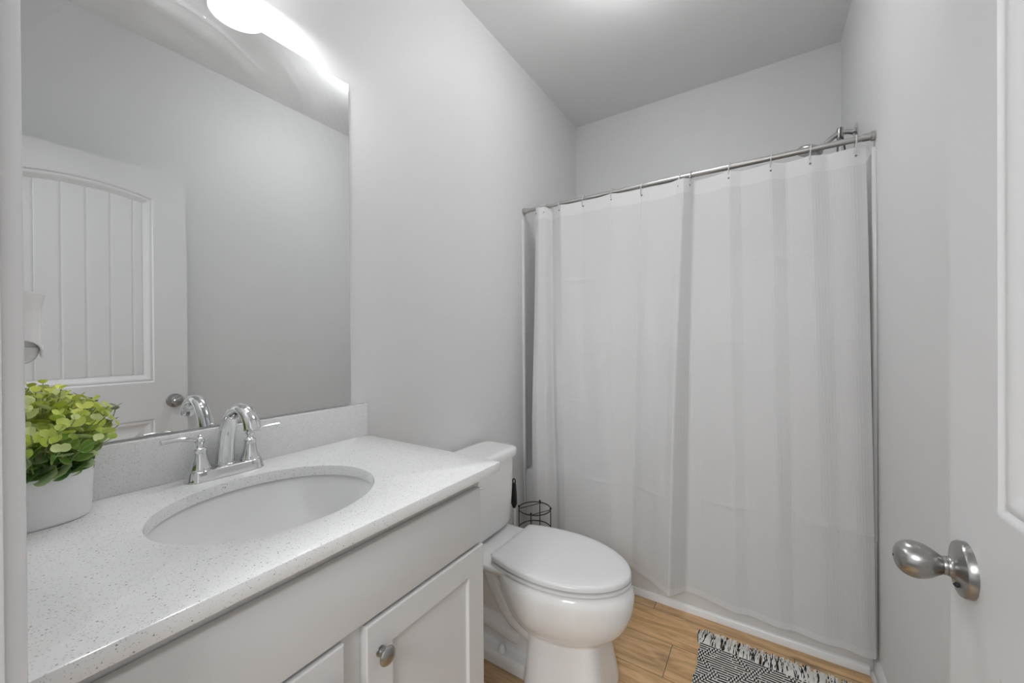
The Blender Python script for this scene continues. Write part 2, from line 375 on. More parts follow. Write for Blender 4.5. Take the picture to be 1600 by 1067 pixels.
def knob(sgn, x):
    rose = B(); lathe(rose, (x, KY, KZ), (sgn, 0, 0), [(0.0335, 0.0), (0.0335, 0.006), (0.032, 0.0085), (0.027, 0.010), (0.020, 0.0115), (0.0145, 0.0135), (0.0122, 0.0155), (0.0115, 0.0175), (0.0115, 0.0185)], 48)
    kb = B()
    prof = [(0.0108, 0.0185), (0.0112, 0.0210), (0.0108, 0.0225)] + [(p.x, p.y) for p in spline([(0.0116, 0.0235, 0), (0.0142, 0.0272, 0), (0.0184, 0.0335, 0), (0.0213, 0.0400, 0), (0.0226, 0.0470, 0), (0.0218, 0.0540, 0), (0.0190, 0.0600, 0), (0.0142, 0.0645, 0), (0.0075, 0.0672, 0), (0.0012, 0.0678, 0)], 4)]
    lathe(kb, (x, KY, KZ), (sgn, 0, 0), prof, 56)
    return rose, kb
rose, kb = knob(-1, DX)
rs = obj('rosette', rose, NICKEL, door); rs['label'] = 'brushed nickel round rosette'
kb_ = obj('door_knob', kb, NICKEL, door); kb_['label'] = 'brushed nickel egg-shaped door knob'
bm = B(); lathe(bm, (DX - 0.0120, KY - 0.010, KZ - 0.0165), (-1, -0.5, -0.8), [(0.0028, -0.004), (0.0028, 0.0025)], 12); obj('lock_hole', bm, DARK, rs)
bm = B(); lathe(bm, (DX - 0.0676, KY, KZ), (-1, 0, 0), [(0.0016, -0.001), (0.0016, 0.0006)], 10); obj('pin_hole', bm, DARK, kb_)
rose, kb = knob(1, DX + 0.035)
rs2 = obj('rosette', rose, NICKEL, door); obj('door_knob', kb, NICKEL, door)
bm = B(); add_box(bm, DX + 0.006, DX + 0.029, DY1 - 0.002, DY1 + 0.0012, 0.895, 0.952, 0.0005); add_box(bm, DX + 0.012, DX + 0.023, DY1, DY1 + 0.009, 0.912, 0.934, 0.002); obj('latch', bm, NICKEL, door)
for z in (0.22, 1.02, 1.82):
    bm = B(); lathe(bm, (DX - 0.004, 0.0530, z), (0, 0, 1), [(0.0055, 0), (0.0055, 0.088)], 14); add_box(bm, DX - 0.001, DX + 0.030, 0.053, 0.0562, z, z + 0.088); obj('hinge', bm, NICKEL, door)

# ================================================================== VANITY
vx = -0.6155
van = thing('vanity_cabinet', 'white shaker vanity cabinet under the speckled worktop', 'cabinet', (-0.87, 0.41, 0))
bm = B(); zt = 0.8725
add_box(bm, XL + 0.002, vx - 0.020, 0.038, 0.056, 0.10, zt); add_box(bm, XL + 0.002, vx - 0.020, 0.768, 0.786, 0.0, zt)
add_box(bm, XL + 0.002, XL + 0.010, 0.056, 0.768, 0.10, zt); add_box(bm, XL + 0.01, vx - 0.020, 0.056, 0.768, 0.10, 0.118)
obj('carcass', bm, CAB, van)
bm = B()
add_box(bm, vx - 0.020, vx - 0.0015, 0.038, 0.078, 0.10, zt, 0.0006); add_box(bm, vx - 0.020, vx - 0.0015, 0.746, 0.7865, 0.0, zt, 0.0006)
add_box(bm, vx - 0.020, vx - 0.0015, 0.078, 0.746, 0.835, zt); add_box(bm, vx - 0.020, vx - 0.0015, 0.078, 0.746, 0.685, 0.725); add_box(bm, vx - 0.020, vx - 0.0015, 0.390, 0.440, 0.10, 0.685); add_box(bm, vx - 0.020, vx - 0.0015, 0.078, 0.746, 0.10, 0.14)
obj('face_frame', bm, CAB, van)
bm = B(); add_box(bm, vx - 0.09, vx - 0.075, 0.038, 0.768, 0.0, 0.10); obj('toe_kick', bm, CAB, van)
bm = B(); add_box(bm, vx - 0.001, vx + 0.0165, 0.050, 0.7740, 0.7085, 0.8450, 0.004, 3); obj('false_drawer_front', bm, CAB, van)
def vdoor(y0, y1, ky):
    z0, z1, st, x0, x1 = 0.115, 0.7015, 0.058, vx - 0.001, vx + 0.0185
    bm = B(); g = 0.0025
    # one raised frame made of four members around a recessed flat panel
    def loop(x, i): return [(x, y0 + i, z0 + i), (x, y1 - i, z0 + i), (x, y1 - i, z1 - i), (x, y0 + i, z1 - i)]
    loft(bm, [loop(x0, 0), loop(x1 - g, 0), loop(x1 - 0.0008, 0.0009), loop(x1, g), loop(x1, st - 0.001), loop(x1 - 0.001, st), loop(x1 - 0.009, st + 0.0008)], True, True)
    d = obj('cabinet_door', bm, CAB, van, ang=25)
    k = B(); kz = 0.6415
    lathe(k, (x1, ky, kz), (1, 0, 0), [(0.0095, 0), (0.0092, 0.002), (0.006, 0.0035), (0.0050, 0.007), (0.0052, 0.012), (0.0075, 0.0150)], 24)
    lathe(k, (x1, ky, kz), (1, 0, 0), [(0.0075, 0.0150), (0.0145, 0.0170), (0.0168, 0.0195), (0.0168, 0.0215), (0.0145, 0.0245), (0.008, 0.0268), (0.001, 0.0275)], 28)
    kn = obj('knob', k, NICKEL, d); kn['label'] = 'dark nickel mushroom knob'
vdoor(0.050, 0.3935, 0.360); vdoor(0.4370, 0.7795, 0.4660)

# worktop with an oval cut-out; backsplash is a part of it
SCX, SCY, SRX, SRY = -0.8425, 0.4035, 0.176, 0.1985
CX0, CX1, CY0, CY1 = XL + 0.001, -0.5755, 0.0385, 0.8315
def outer_loop(z, ins, n):
    out = []; rc = 0.010
    x0, x1, y0, y1 = CX0, CX1 - ins, CY0, CY1 - ins
    for i in range(n):
        a = 2 * PI * i / n; dx, dy = math.cos(a), math.sin(a)
        tx = ((x1 if dx > 0 else x0) - SCX) / dx if abs(dx) > 1e-9 else 1e9
        ty = ((y1 if dy > 0 else y0) - SCY) / dy if abs(dy) > 1e-9 else 1e9
        s = min(tx, ty); out.append(Vector((SCX + dx * s, SCY + dy * s, z)))
    for cx, cy in ((x0, y0), (x1, y0), (x0, y1), (x1, y1)):
        k = min(range(n), key=lambda i: (out[i].x - cx) ** 2 + (out[i].y - cy) ** 2)
        fr = (cx == x1 and cy == y1)
        out[k] = Vector((cx - (0.003 if fr else 0), cy - (0.003 if fr else 0), z))
    return out
def oval(z, k, n): return [Vector((SCX + (SRX + k) * math.cos(2 * PI * i / n), SCY + (SRY + k) * math.sin(2 * PI * i / n), z)) for i in range(n)]
bm = B(); N = 160; zb = 0.8735
loft(bm, [oval(zb, 0, N), oval(ZCT - 0.0025, 0, N), oval(ZCT - 0.0008, 0.0008, N), oval(ZCT, 0.0026, N), outer_loop(ZCT, 0.003, N), outer_loop(ZCT - 0.0009, 0.0008, N), outer_loop(ZCT - 0.003, 0, N), outer_loop(zb + 0.003, 0, N), outer_loop(zb + 0.0009, 0.0008, N), outer_loop(zb, 0.003, N), oval(zb, 0, N)], False, False)
bmesh.ops.remove_doubles(bm, verts=bm.verts, dist=1e-6)
top = tag(obj('countertop', bm, QTZ, org=(-0.86, 0.43, zb)), 'white speckled quartz worktop on the vanity with an oval sink cut-out', 'countertop')
bm = B(); add_box(bm, XL + 0.001, XL + 0.0205, CY0, CY1, ZCT, ZCT + 0.1055, 0.0015); tag(obj('backsplash', bm, QTZ, org=(XL + 0.010, 0.43, ZCT)), 'speckled quartz backsplash strip along the wall under the mirror', 'backsplash')
# undermount basin
sink = thing('sink', 'oval white undermount sink in the vanity worktop', 'sink', (SCX, SCY, 0.73))
bm = B(); prof = [(0.018, 0.0), (0.012, -0.0), (0.006, -0.003), (0.003, -0.010), (-0.003, -0.03), (-0.012, -0.065), (-0.028, -0.095), (-0.055, -0.118), (-0.095, -0.132), (-0.14, -0.138), (-0.155, -0.139)]
ins = [oval(zb - 0.0005 + h, k, 96) for k, h in prof]
outs = [oval(zb - 0.0005 + h - 0.010, k + 0.010, 96) for k, h in reversed(prof[4:])] + [oval(zb - 0.012, 0.018, 96)]
loft(bm, ins + outs + [ins[0]], False, False); bmesh.ops.remove_doubles(bm, verts=bm.verts, dist=1e-6); obj('basin', bm, PORC, sink, ang=60)
bm = B(); lathe(bm, (SCX, SCY, zb - 0.1405), (0, 0, 1), [(0.0225, 0), (0.0225, 0.002), (0.018, 0.0035), (0.015, 0.002), (0.014, 0.004), (0.008, 0.006), (0.001, 0.0065)], 28); obj('drain', bm, CHROME, sink)

# chrome centre-set faucet
FX, FY = -1.083, 0.4075
fau = thing('faucet', 'chrome two-handle arched faucet behind the sink', 'faucet', (FX, FY, ZCT))
bm = B()
def stad(z, hx, hy, n=48):
    out = []
    for i in range(n):
        a = 2 * PI * i / n; ca, sa = math.cos(a), math.sin(a)
        out.append(Vector((FX + hx * ca, FY + (hy - hx) * (1 if sa >= 0 else -1) * min(1, abs(sa) * 3) + hx * sa, z)))
    return out
loft(bm, [stad(ZCT, 0.0285, 0.081), stad(ZCT + 0.003, 0.0285, 0.081), stad(ZCT + 0.0045, 0.0272, 0.0797), stad(ZCT + 0.012, 0.0250, 0.0775), stad(ZCT + 0.0215, 0.0238, 0.0763), stad(ZCT + 0.0235, 0.0225, 0.0750), stad(ZCT + 0.0240, 0.0195, 0.0715)])
obj('base_plate', bm, CHROME, fau, ang=50)
sp = [(-1.090, 0, 0.9170), (-1.088, 0, 0.945), (-1.081, 0, 0.980), (-1.066, 0, 1.018), (-1.043, 0, 1.046), (-1.012, 0, 1.060), (-0.980, 0, 1.056), (-0.957, 0, 1.038), (-0.949, 0, 1.020)]
P = spline([(a, FY, z) for a, _, z in sp], 6); k = len(P)
rad = [0.0205 + (0.0158 - 0.0205) * min(1, i / (k * 0.5)) + 0.0016 * max(0, i / k - 0.8) / 0.2 for i in range(k)]
bm = B(); lathe(bm, (-1.090, FY, ZCT + 0.023), (0, 0, 1), [(0.0225, 0), (0.0225, 0.002), (0.0195, 0.004)], 28); tube(bm, P, rad, 24, flat=0.84); obj('spout', bm, CHROME, fau, ang=50)
e0, e1 = Vector(P[-1]), (Vector(P[-1]) - Vector(P[-3])).normalized()
bm = B(); lathe(bm, e0, e1, [(0.0132, -0.002), (0.0135, 0.0), (0.0135, 0.004), (0.0105, 0.0045), (0.010, 0.002)], 24); ae = obj('aerator', bm, CHROME, fau)
bm = B(); tube(bm, [(-1.107, FY, 0.920), (-1.107, FY, 1.000)], 0.0025, 8); sphere(bm, (-1.107, FY, 1.004), 0.0062, 14); lathe(bm, (-1.107, FY, 0.994), (0, 0, 1), [(0.004, 0), (0.005, 0.003), (0.003, 0.006)], 12); obj('lift_rod', bm, CHROME, fau)
for s, lev in ((-1, [(0, -0.006, 0.098), (0.001, -0.016, 0.1015), (0.002, -0.030, 0.1060), (0.003, -0.050, 0.1075), (0.004, -0.070, 0.1065)]), (1, [(0, 0.006, 0.098), (-0.001, 0.016, 0.0990), (-0.002, 0.030, 0.1010), (-0.003, 0.050, 0.1015), (-0.004, 0.070, 0.1010)])):
    hy = FY + s * 0.0515
    bm = B(); lathe(bm, (FX, hy, ZCT + 0.014), (0, 0, 1), [(0.0246, 0.0), (0.0240, 0.008), (0.0212, 0.010), (0.0208, 0.012), (0.0216, 0.0135), (0.0208, 0.0150), (0.0175, 0.022), (0.0145, 0.034), (0.0128, 0.046), (0.0122, 0.054), (0.0132, 0.0555), (0.0132, 0.0575), (0.0115, 0.059), (0.0075, 0.062), (0.0062, 0.066), (0.008, 0.070), (0.010, 0.073)], 32)
    h = obj('handle', bm, CHROME, fau, ang=50)
    bm = B(); sphere(bm, (FX, hy, ZCT + 0.0895), 0.0098, 20, (1, 1, 1.05)); sphere(bm, (FX, hy, ZCT + 0.0995), 0.0046, 12)
    L = spline([(FX + a, hy + b, ZCT + c - 0.006) for a, b, c in lev], 5); q = len(L)
    tube(bm, L, [0.0054 + 0.0018 * i / (q - 1) for i in range(q)], 16, flat=0.8)
    obj('lever', bm, CHROME, h, ang=50)

# frameless mirror
mi_ = B(); add_box(mi_, XL + 0.0006, XL + 0.005, 0.040, 0.7812, 1.0075, 2.0493, 0.0015, 1)
tag(obj('mirror', mi_, MIR, org=(XL + 0.003, 0.41, 1.0075)), 'large frameless wall mirror above the vanity, faintly streaked near its top', 'mirror')

# vanity light: two frosted shades above the mirror
vl = thing('vanity_light', 'two-shade frosted glass vanity light fixed above the mirror', 'light', (XL, 0.405, 2.23))
bm = B(); add_box(bm, XL + 0.0005, XL + 0.022, 0.20, 0.61, 2.235, 2.305, 0.006); obj('backplate', bm, STEEL, vl)
SX, SZ = XL + 0.118, 2.138
for y in (0.300, 0.508):
    bm = B(); tube(bm, spline([(XL + 0.02, y, 2.268), (XL + 0.07, y, 2.285), (SX, y, 2.29), (SX, y, 2.27)], 6), 0.006, 10); lathe(bm, (SX, y, 2.228), (0, 0, 1), [(0.024, 0), (0.024, 0.03), (0.018, 0.042), (0.006, 0.046)], 24); obj('arm', bm, STEEL, vl)
    bm = B()
    pr = [(0.068, 0.0), (0.066, 0.020), (0.060, 0.050), (0.049, 0.085), (0.036, 0.110), (0.027, 0.122)]
    lathe(bm, (SX, y, SZ), (0, 0, 1), pr + [(r - 0.003, h) for r, h in reversed(pr)] + [pr[0]], 40, cap=False); bmesh.ops.remove_doubles(bm, verts=bm.verts, dist=1e-6)
    sh = obj('lamp_shade', bm, SHADE, vl, ang=60)
    bm = B(); sphere(bm, (SX, y, SZ + 0.062), 0.028, 18); lathe(bm, (SX, y, SZ + 0.085), (0, 0, 1), [(0.014, 0), (0.013, 0.04)], 16); obj('bulb', bm, BULB, sh)
    ld = bpy.data.lights.new('bulb_light', 'POINT'); ld.energy = BULB_W; ld.shadow_soft_size = 0.024; ld.color = (0.98, 0.99, 1.0)
    lo = bpy.data.objects.new('bulb_light', ld); COL.objects.link(lo); lo.parent = vl; lo.location = Vector((SX, y, SZ + 0.014)) - ORG[vl.name]

# fill lamp added on the ceiling to even the light, unseen above the frame
LX, LY = -0.40, 1.42
cl_ = thing('ceiling_fill', 'unseen round fill lamp added on the bathroom ceiling', 'light', (LX, LY, ZC))
bm = B(); lathe(bm, (LX, LY, ZC - 0.0005), (0, 0, -1), [(0.06, 0), (0.06, 0.010), (0.05, 0.016), (0.016, 0.022), (0.016, 0.052)], 40); obj('fill_rose', bm, STEEL, cl_)
bm = B(); lathe(bm, (LX, LY, ZC - 0.050), (0, 0, -1), [(0.02, 0.0), (0.075, 0.006), (0.115, 0.025), (0.125, 0.050), (0.115, 0.080), (0.075, 0.104), (0.03, 0.113), (0.003, 0.115)], 48); obj('fill_globe', bm, FILL, cl_, ang=60)

# ================================================================== PLANT
PX, PY = -1.066, 0.122
plant = thing('potted_plant', 'bushy lime green artificial plant in a white pot on the worktop', 'plant', (PX, PY, ZCT))
bm = B(); pr = [(0.90, 0.0), (0.965, 0.002), (0.985, 0.006), (0.995, 0.02), (1.02, 0.05), (1.045, 0.0845), (1.04, 0.0860), (0.99, 0.0850), (0.97, 0.075)]
loft(bm, [ell(PX, PY, ZCT + h, 0.046 * k, 0.0605 * k, 48) for k, h in pr], True, False); obj('pot', bm, POTM, plant, ang=50)
bm = B(); loft(bm, [ell(PX, PY, ZCT + 0.068, 0.0448, 0.059, 32), ell(PX, PY, ZCT + 0.077, 0.0448, 0.059, 32), ell(PX, PY, ZCT + 0.082, 0.02, 0.03, 32)]); obj('soil', bm, SOIL, plant)
leaf = B(); stems = B(); lc = leaf.loops.layers.color.new('leafcol')
def leaf_at(p, d, up, size, col):
    d = d.normalized(); sd = d.cross(up).normalized(); nrm = sd.cross(d).normalized()
    L, Wd = size, size * 0.49
    rows = []
    for i in range(7):
        t = i / 6; w_ = Wd * math.sin(PI * (0.06 + 0.88 * t)) ** 0.62 * (0.92 + 0.16 * t) if 0 < i < 6 else Wd * 0.12
        cup = 0.10 * L * (t - 0.5) ** 2 * 4 * 0.5
        rows.append([p + d * (L * t) + sd * (w_ * q) + nrm * (cup + 0.16 * w_ * q * q) for q in (-1, -0.5, 0, 0.5, 1)])
    V = [[leaf.verts.new(c) for c in r] for r in rows]
    for a, b in zip(V, V[1:]):
        for k in range(4):
            f = leaf.faces.new((a[k], a[k + 1], b[k + 1], b[k]))
            for lp in f.loops:
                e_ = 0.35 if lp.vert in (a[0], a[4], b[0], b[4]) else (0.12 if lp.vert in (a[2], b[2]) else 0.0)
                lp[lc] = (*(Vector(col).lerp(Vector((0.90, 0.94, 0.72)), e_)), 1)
def okp(p): return p.y < PY + 0.088 and p.x > XL + 0.010 and p.y > YF + 0.022 and (p.z > ZCT + 0.088 or ((p.x - PX) / 0.05) ** 2 + ((p.y - PY) / 0.064) ** 2 < 1) and not (p.x < XL + 0.026 and p.z < 1.012)
nst = 0
for k in range(900):
    if nst >= 84: break
    a = R.uniform(0, 2 * PI); rr = math.sqrt(R.uniform(0, 1))
    b0 = Vector((PX + 0.034 * rr * math.cos(a), PY + 0.046 * rr * math.sin(a), ZCT + 0.078))
    spread = Vector((math.cos(a) * 0.062 * rr, math.sin(a) * 0.072 * rr, 0))
    H = (0.150 - 0.085 * rr ** 2) * R.uniform(0.72, 1.08)
    e = b0 + spread + Vector((0.012, 0.0, H))
    if not okp(e): continue
    mid = b0 + spread * 0.35 + Vector((0, 0, H * 0.55))
    pts = spline([b0, mid, e], 6); nst += 1
    tube(stems, pts, [0.0017 - 0.0009 * i / (len(pts) - 1) for i in range(len(pts))], 6)
    n = max(3, int(H / 0.017)); ph = R.uniform(0, PI)
    for j in range(n):
        t = 0.18 + 0.82 * j / (n - 1); q = pts[min(len(pts) - 1, int(t * (len(pts) - 1)))]
        tip = j / (n - 1); ax = (pts[-1] - pts[0]).normalized()
        size = 0.034 * (1 - 0.60 * tip ** 1.6) * R.uniform(0.82, 1.1)
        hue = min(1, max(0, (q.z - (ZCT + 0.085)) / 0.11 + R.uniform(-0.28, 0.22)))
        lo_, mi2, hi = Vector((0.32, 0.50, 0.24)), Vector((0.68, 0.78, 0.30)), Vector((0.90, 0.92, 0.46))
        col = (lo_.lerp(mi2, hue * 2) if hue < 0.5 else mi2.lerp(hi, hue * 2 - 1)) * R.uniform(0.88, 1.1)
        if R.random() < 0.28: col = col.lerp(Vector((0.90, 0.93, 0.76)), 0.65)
        for s in (0, PI):
            an = ph + j * PI / 2 + s + R.uniform(-0.3, 0.3)
            d = Vector((math.cos(an), math.sin(an), 0.25 + 0.9 * tip + R.uniform(-0.25, 0.2)))
            tipp = q + d.normalized() * size * 1.05
            if not okp(tipp): continue
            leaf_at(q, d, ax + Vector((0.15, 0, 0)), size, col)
# a grey-green sprig leaning out to the right
pts = spline([(PX + 0.01, PY + 0.045, ZCT + 0.08), (PX + 0.012, PY + 0.075, ZCT + 0.13), (PX + 0.014, PY + 0.092, ZCT + 0.192)], 6)
tube(stems, pts, 0.0011, 6)
for j, i in enumerate((7, 9, 11, 12)):
    for s in (0, PI):
        an = j * 1.4 + s; leaf_at(pts[i], Vector((math.cos(an), math.sin(an), 0.6)), Vector((0, 0, 1)), 0.012, (0.46, 0.50, 0.42))
obj('stems', stems, STEMM, plant)
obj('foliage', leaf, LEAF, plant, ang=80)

# plug-in air freshener on the front wall beside the vanity
ax_, az = -0.700, 1.1905
fr = thing('air_freshener', 'white plug-in air freshener on the wall by the door casing', 'air freshener', (ax_, YF, az))
def dshape(z_of, k, n=40, off=0.0):
    out = []
    for i in range(n):
        a = 2 * PI * i / n; ca, sa = math.cos(a), math.sin(a)
        x = ax_ + 0.0265 * k * math.copysign(abs(ca) ** 0.8, ca); y = YF + 0.0235 * 1.0 + 0.0235 * k * sa + off
        out.append(Vector((x, max(y, YF + 0.0005), z_of(a))))
    return out
bm = B()
def arch(a):
    d = min(abs((a - PI * 0.5) % (2 * PI)), 2 * PI - abs((a - PI * 0.5) % (2 * PI)))
    return az + 0.006 + 0.020 * max(0.0, math.sin(min(PI, max(0, (d - 0.12) * 1.15)))) ** 0.6
outl = [dshape(arch, 1.0), dshape(lambda a: az + 0.034, 0.99), dshape(lambda a: az + 0.050, 0.985), dshape(lambda a: az + 0.0645, 0.99), dshape(lambda a: az + 0.0650, 1.0), dshape(lambda a: az + 0.073, 1.05), dshape(lambda a: az + 0.079 - 0.002 * math.sin(a), 1.11), dshape(lambda a: az + 0.0795 - 0.002 * math.sin(a), 1.06), dshape(lambda a: az + 0.070, 0.92)]
inn = [dshape(lambda a: az + 0.032, 0.90), dshape(arch, 0.94)]
loft(bm, outl, False, True); loft(bm, [outl[0]] + list(reversed(inn)), False, True)
bmesh.ops.remove_doubles(bm, verts=bm.verts, dist=1e-6); obj('housing', bm, PLAS, fr, ang=50)
bm = B(); lathe(bm, (ax_, YF + 0.024, az - 0.001), (0, 0, 1), [(0.0085, 0), (0.0120, 0.0008), (0.0150, 0.0028), (0.0175, 0.0058), (0.0192, 0.0095), (0.0202, 0.0135), (0.0205, 0.0165), (0.0205, 0.019), (0.0195, 0.0195), (0.019, 0.030)], 40); obj('oil_bottle', bm, VIAL, fr)

# ================================================================== TOILET
TX, TY = XL, 1.285
toi = thing('toilet', 'white two-piece toilet with closed lid between the vanity and the bathtub', 'toilet', (TX + 0.45, TY, 0))
def egg(z, xb, xf, hw, xm=0.47, n=56, pb=2.0, pf=2.15):
    out = []
    for i in range(n):
        a = 2 * PI * i / n; ca, sa = math.cos(a), math.sin(a)
        p = pf if ca > 0 else pb
        ex = (xf - xm) if ca > 0 else (xm - xb)
        out.append(Vector((TX + xm + ex * math.copysign(abs(ca) ** (2 / p), ca), TY + hw * math.copysign(abs(sa) ** (2 / p), sa), z)))
    return out
def toilet_body():
    bm = B()
    # bowl
    bp = spline([(0.17, 0.40, 0.600), (0.183, 0.37, 0.665), (0.205, 0.345, 0.706), (0.24, 0.315, 0.742), (0.285, 0.290, 0.764), (0.33, 0.275, 0.773), (0.362, 0.265, 0.771), (0.380, 0.262, 0.760), (0.388, 0.27, 0.748)], 5)
    bh = spline([(0.075, 0, 0), (0.112, 0, 0), (0.138, 0, 0), (0.161, 0, 0), (0.177, 0, 0), (0.184, 0, 0), (0.184, 0, 0), (0.178, 0, 0), (0.170, 0, 0)], 5)
    loft(bm, [egg(p.x, p.y, p.z, h.x, 0.47, 56, 2.0, 2.02) for p, h in zip(bp, bh)])
    # pedestal: flared front skirt with squared corners
    loft(bm, [egg(0.0, 0.416, 0.704, 0.132, 0.52, 56, 8, 4.6), egg(0.012, 0.416, 0.704, 0.132, 0.52, 56, 8, 4.6), egg(0.06, 0.420, 0.695, 0.124, 0.52, 56, 8, 4.8), egg(0.12, 0.422, 0.683, 0.114, 0.52, 56, 8, 4.8), egg(0.20, 0.424, 0.669, 0.106, 0.52, 56, 8, 4.6), egg(0.26, 0.43, 0.655, 0.10, 0.52, 56, 8, 4.4)])
    # rear foot slab
    loft(bm, [egg(0.0, 0.085, 0.52, 0.111, 0.27, 56, 5, 6), egg(0.034, 0.085, 0.52, 0.110, 0.27, 56, 5, 6), egg(0.044, 0.09, 0.52, 0.104, 0.27, 56, 5, 6)])
    # rear column and trapway
    loft(bm, [egg(0.03, 0.10, 0.50, 0.058, 0.28, 56, 3, 4), egg(0.15, 0.10, 0.50, 0.052, 0.28, 56, 3, 4), egg(0.26, 0.08, 0.50, 0.062, 0.28, 56, 3, 4), egg(0.33, 0.06, 0.50, 0.085, 0.28, 56, 3, 4), egg(0.37, 0.05, 0.50, 0.13, 0.28, 56, 4, 4)])
    for s in (-1, 1):
        tube(bm, spline([(TX + 0.08, TY + s * 0.036, 0.122), (TX + 0.22, TY + s * 0.040, 0.118), (TX + 0.33, TY + s * 0.042, 0.104), (TX + 0.372, TY + s * 0.040, 0.092)], 6), [0.036] * 13 + [0.035, 0.034, 0.032, 0.028, 0.022, 0.011], 20)
        tube(bm, spline([(TX + 0.235, TY + s * 0.062, 0.335), (TX + 0.285, TY + s * 0.062, 0.25), (TX + 0.345, TY + s * 0.066, 0.185), (TX + 0.43, TY + s * 0.070, 0.155)], 6), 0.032, 20)
    # deck under the tank, sweeping into the bowl
    loft(bm, [egg(0.352, 0.06, 0.42, 0.125, 0.22, 56, 6, 3), egg(0.368, 0.045, 0.44, 0.150, 0.22, 56, 6, 3), egg(0.380, 0.035, 0.46, 0.160, 0.22, 56, 6, 3), egg(0.392, 0.035, 0.46, 0.160, 0.22, 56, 6, 3), egg(0.396, 0.04, 0.45, 0.153, 0.22, 56, 6, 3)])
    return bm
bm = toilet_body()
tmp = bpy.data.objects.new('toilet_tmp', mesh_of('toilet_tmp', bm, PORC, ORG[toi.name], 0)); COL.objects.link(tmp)
rm = tmp.modifiers.new('r', 'REMESH'); rm.mode = 'VOXEL'; rm.voxel_size = 0.0042; rm.use_smooth_shade = True
sm = tmp.modifiers.new('s', 'SMOOTH'); sm.factor = 0.5; sm.iterations = 5
dg = bpy.context.evaluated_depsgraph_get(); me = bpy.data.meshes.new_from_object(tmp.evaluated_get(dg)); me.name = 'toilet_bowl'
bpy.data.objects.remove(tmp); me.shade_smooth()
if not me.materials: me.materials.append(PORC)
ob = bpy.data.objects.new('bowl', me); COL.objects.link(ob); ob.parent = toi
bm = B()
def tk(z, x0, x1, hw, p=5.5, n=64): return [Vector((TX + (x0 + x1) / 2 + (v.x), TY + v.y, z)) for v in ell(0, 0, 0, (x1 - x0) / 2, hw, n, p)]
loft(bm, [tk(0.402, 0.05, 0.185, 0.138), tk(0.406, 0.040, 0.193, 0.152), tk(0.416, 0.032, 0.200, 0.163), tk(0.432, 0.028, 0.204, 0.170), tk(0.55, 0.024, 0.208, 0.179), tk(0.703, 0.022, 0.210, 0.189)])
obj('tank', bm, PORC, toi, ang=60)
bm = B()
loft(bm, [tk(0.7035, 0.020, 0.214, 0.196), tk(0.7060, 0.016, 0.220, 0.202), tk(0.7260, 0.015, 0.222, 0.205), tk(0.7350, 0.018, 0.219, 0.202), tk(0.7395, 0.026, 0.210, 0.193), tk(0.7405, 0.045, 0.19, 0.175)])
obj('tank_lid', bm, PORC, toi, ang=60)
def seat_loop(z, ins, xb=0.293):
    out = []; n = 72; xf, xm, hw = 0.766, 0.50, 0.179
    for i in range(n):
        a = 2 * PI * i / n; ca, sa = math.cos(a), math.sin(a)
        if ca > 0: x = xm + (xf - xm - ins) * abs(ca) ** (2 / 1.92); y = (hw - ins) * math.copysign(abs(sa) ** (2 / 1.92), sa)
        else:
            x = xm - (xm - xb - ins) * min(1, abs(ca) ** 0.9 * 1.32)
            fr_ = (xm - x) / (xm - xb); y = math.copysign((hw - ins) * (1 - 0.22 * fr_ ** 2.1), sa) * (1 if abs(ca) ** 0.9 * 1.32 < 1 else abs(sa) / math.sqrt(1 - (1 / 1.32) ** (2 / 0.9)))
        out.append(Vector((TX + x, TY + y, z)))
    return out
bm = B(); loft(bm, [seat_loop(0.3870, 0.034), seat_loop(0.3948, 0.033), seat_loop(0.3952, 0.004), seat_loop(0.3972, 0.0005), seat_loop(0.4028, 0.0010), seat_loop(0.4046, 0.004), seat_loop(0.4048, 0.03)]); obj('seat', bm, SEATP, toi, ang=40)
bm = B(); loft(bm, [seat_loop(0.4047, 0.040), seat_loop(0.4117, 0.039), seat_loop(0.4121, 0.003), seat_loop(0.4140, 0.0008), seat_loop(0.4240, 0.0015), seat_loop(0.4285, 0.0040), seat_loop(0.4320, 0.010), seat_loop(0.4345, 0.03), seat_loop(0.4360, 0.08)]); obj('seat_lid', bm, SEATP, toi, ang=40)
for s in (-1, 1):
    bm = B(); add_box(bm, TX + 0.262, TX + 0.300, TY + s * 0.078 - 0.019, TY + s * 0.078 + 0.019, 0.388, 0.405, 0.005, 3); obj('hinge', bm, PLAS, toi)
    bm = B(); lathe(bm, (TX + 0.306, TY + s * 0.084, 0.0425), (0, 0, 1), [(0.0155, 0), (0.0155, 0.004), (0.0135, 0.008), (0.012, 0.018), (0.008, 0.0235), (0.002, 0.025)], 24); obj('bolt_cap', bm, PLAS, toi)
bm = B(); lathe(bm, (TX + 0.213, TY - 0.150, 0.655), (1, 0, 0), [(0.014, -0.006), (0.014, 0.004), (0.009, 0.008)], 20); tube(bm, [(TX + 0.224, TY - 0.150, 0.655), (TX + 0.228, TY - 0.132, 0.652), (TX + 0.229, TY - 0.105, 0.647)], [0.006, 0.0055, 0.007], 12); obj('flush_lever', bm, CHROME, toi)

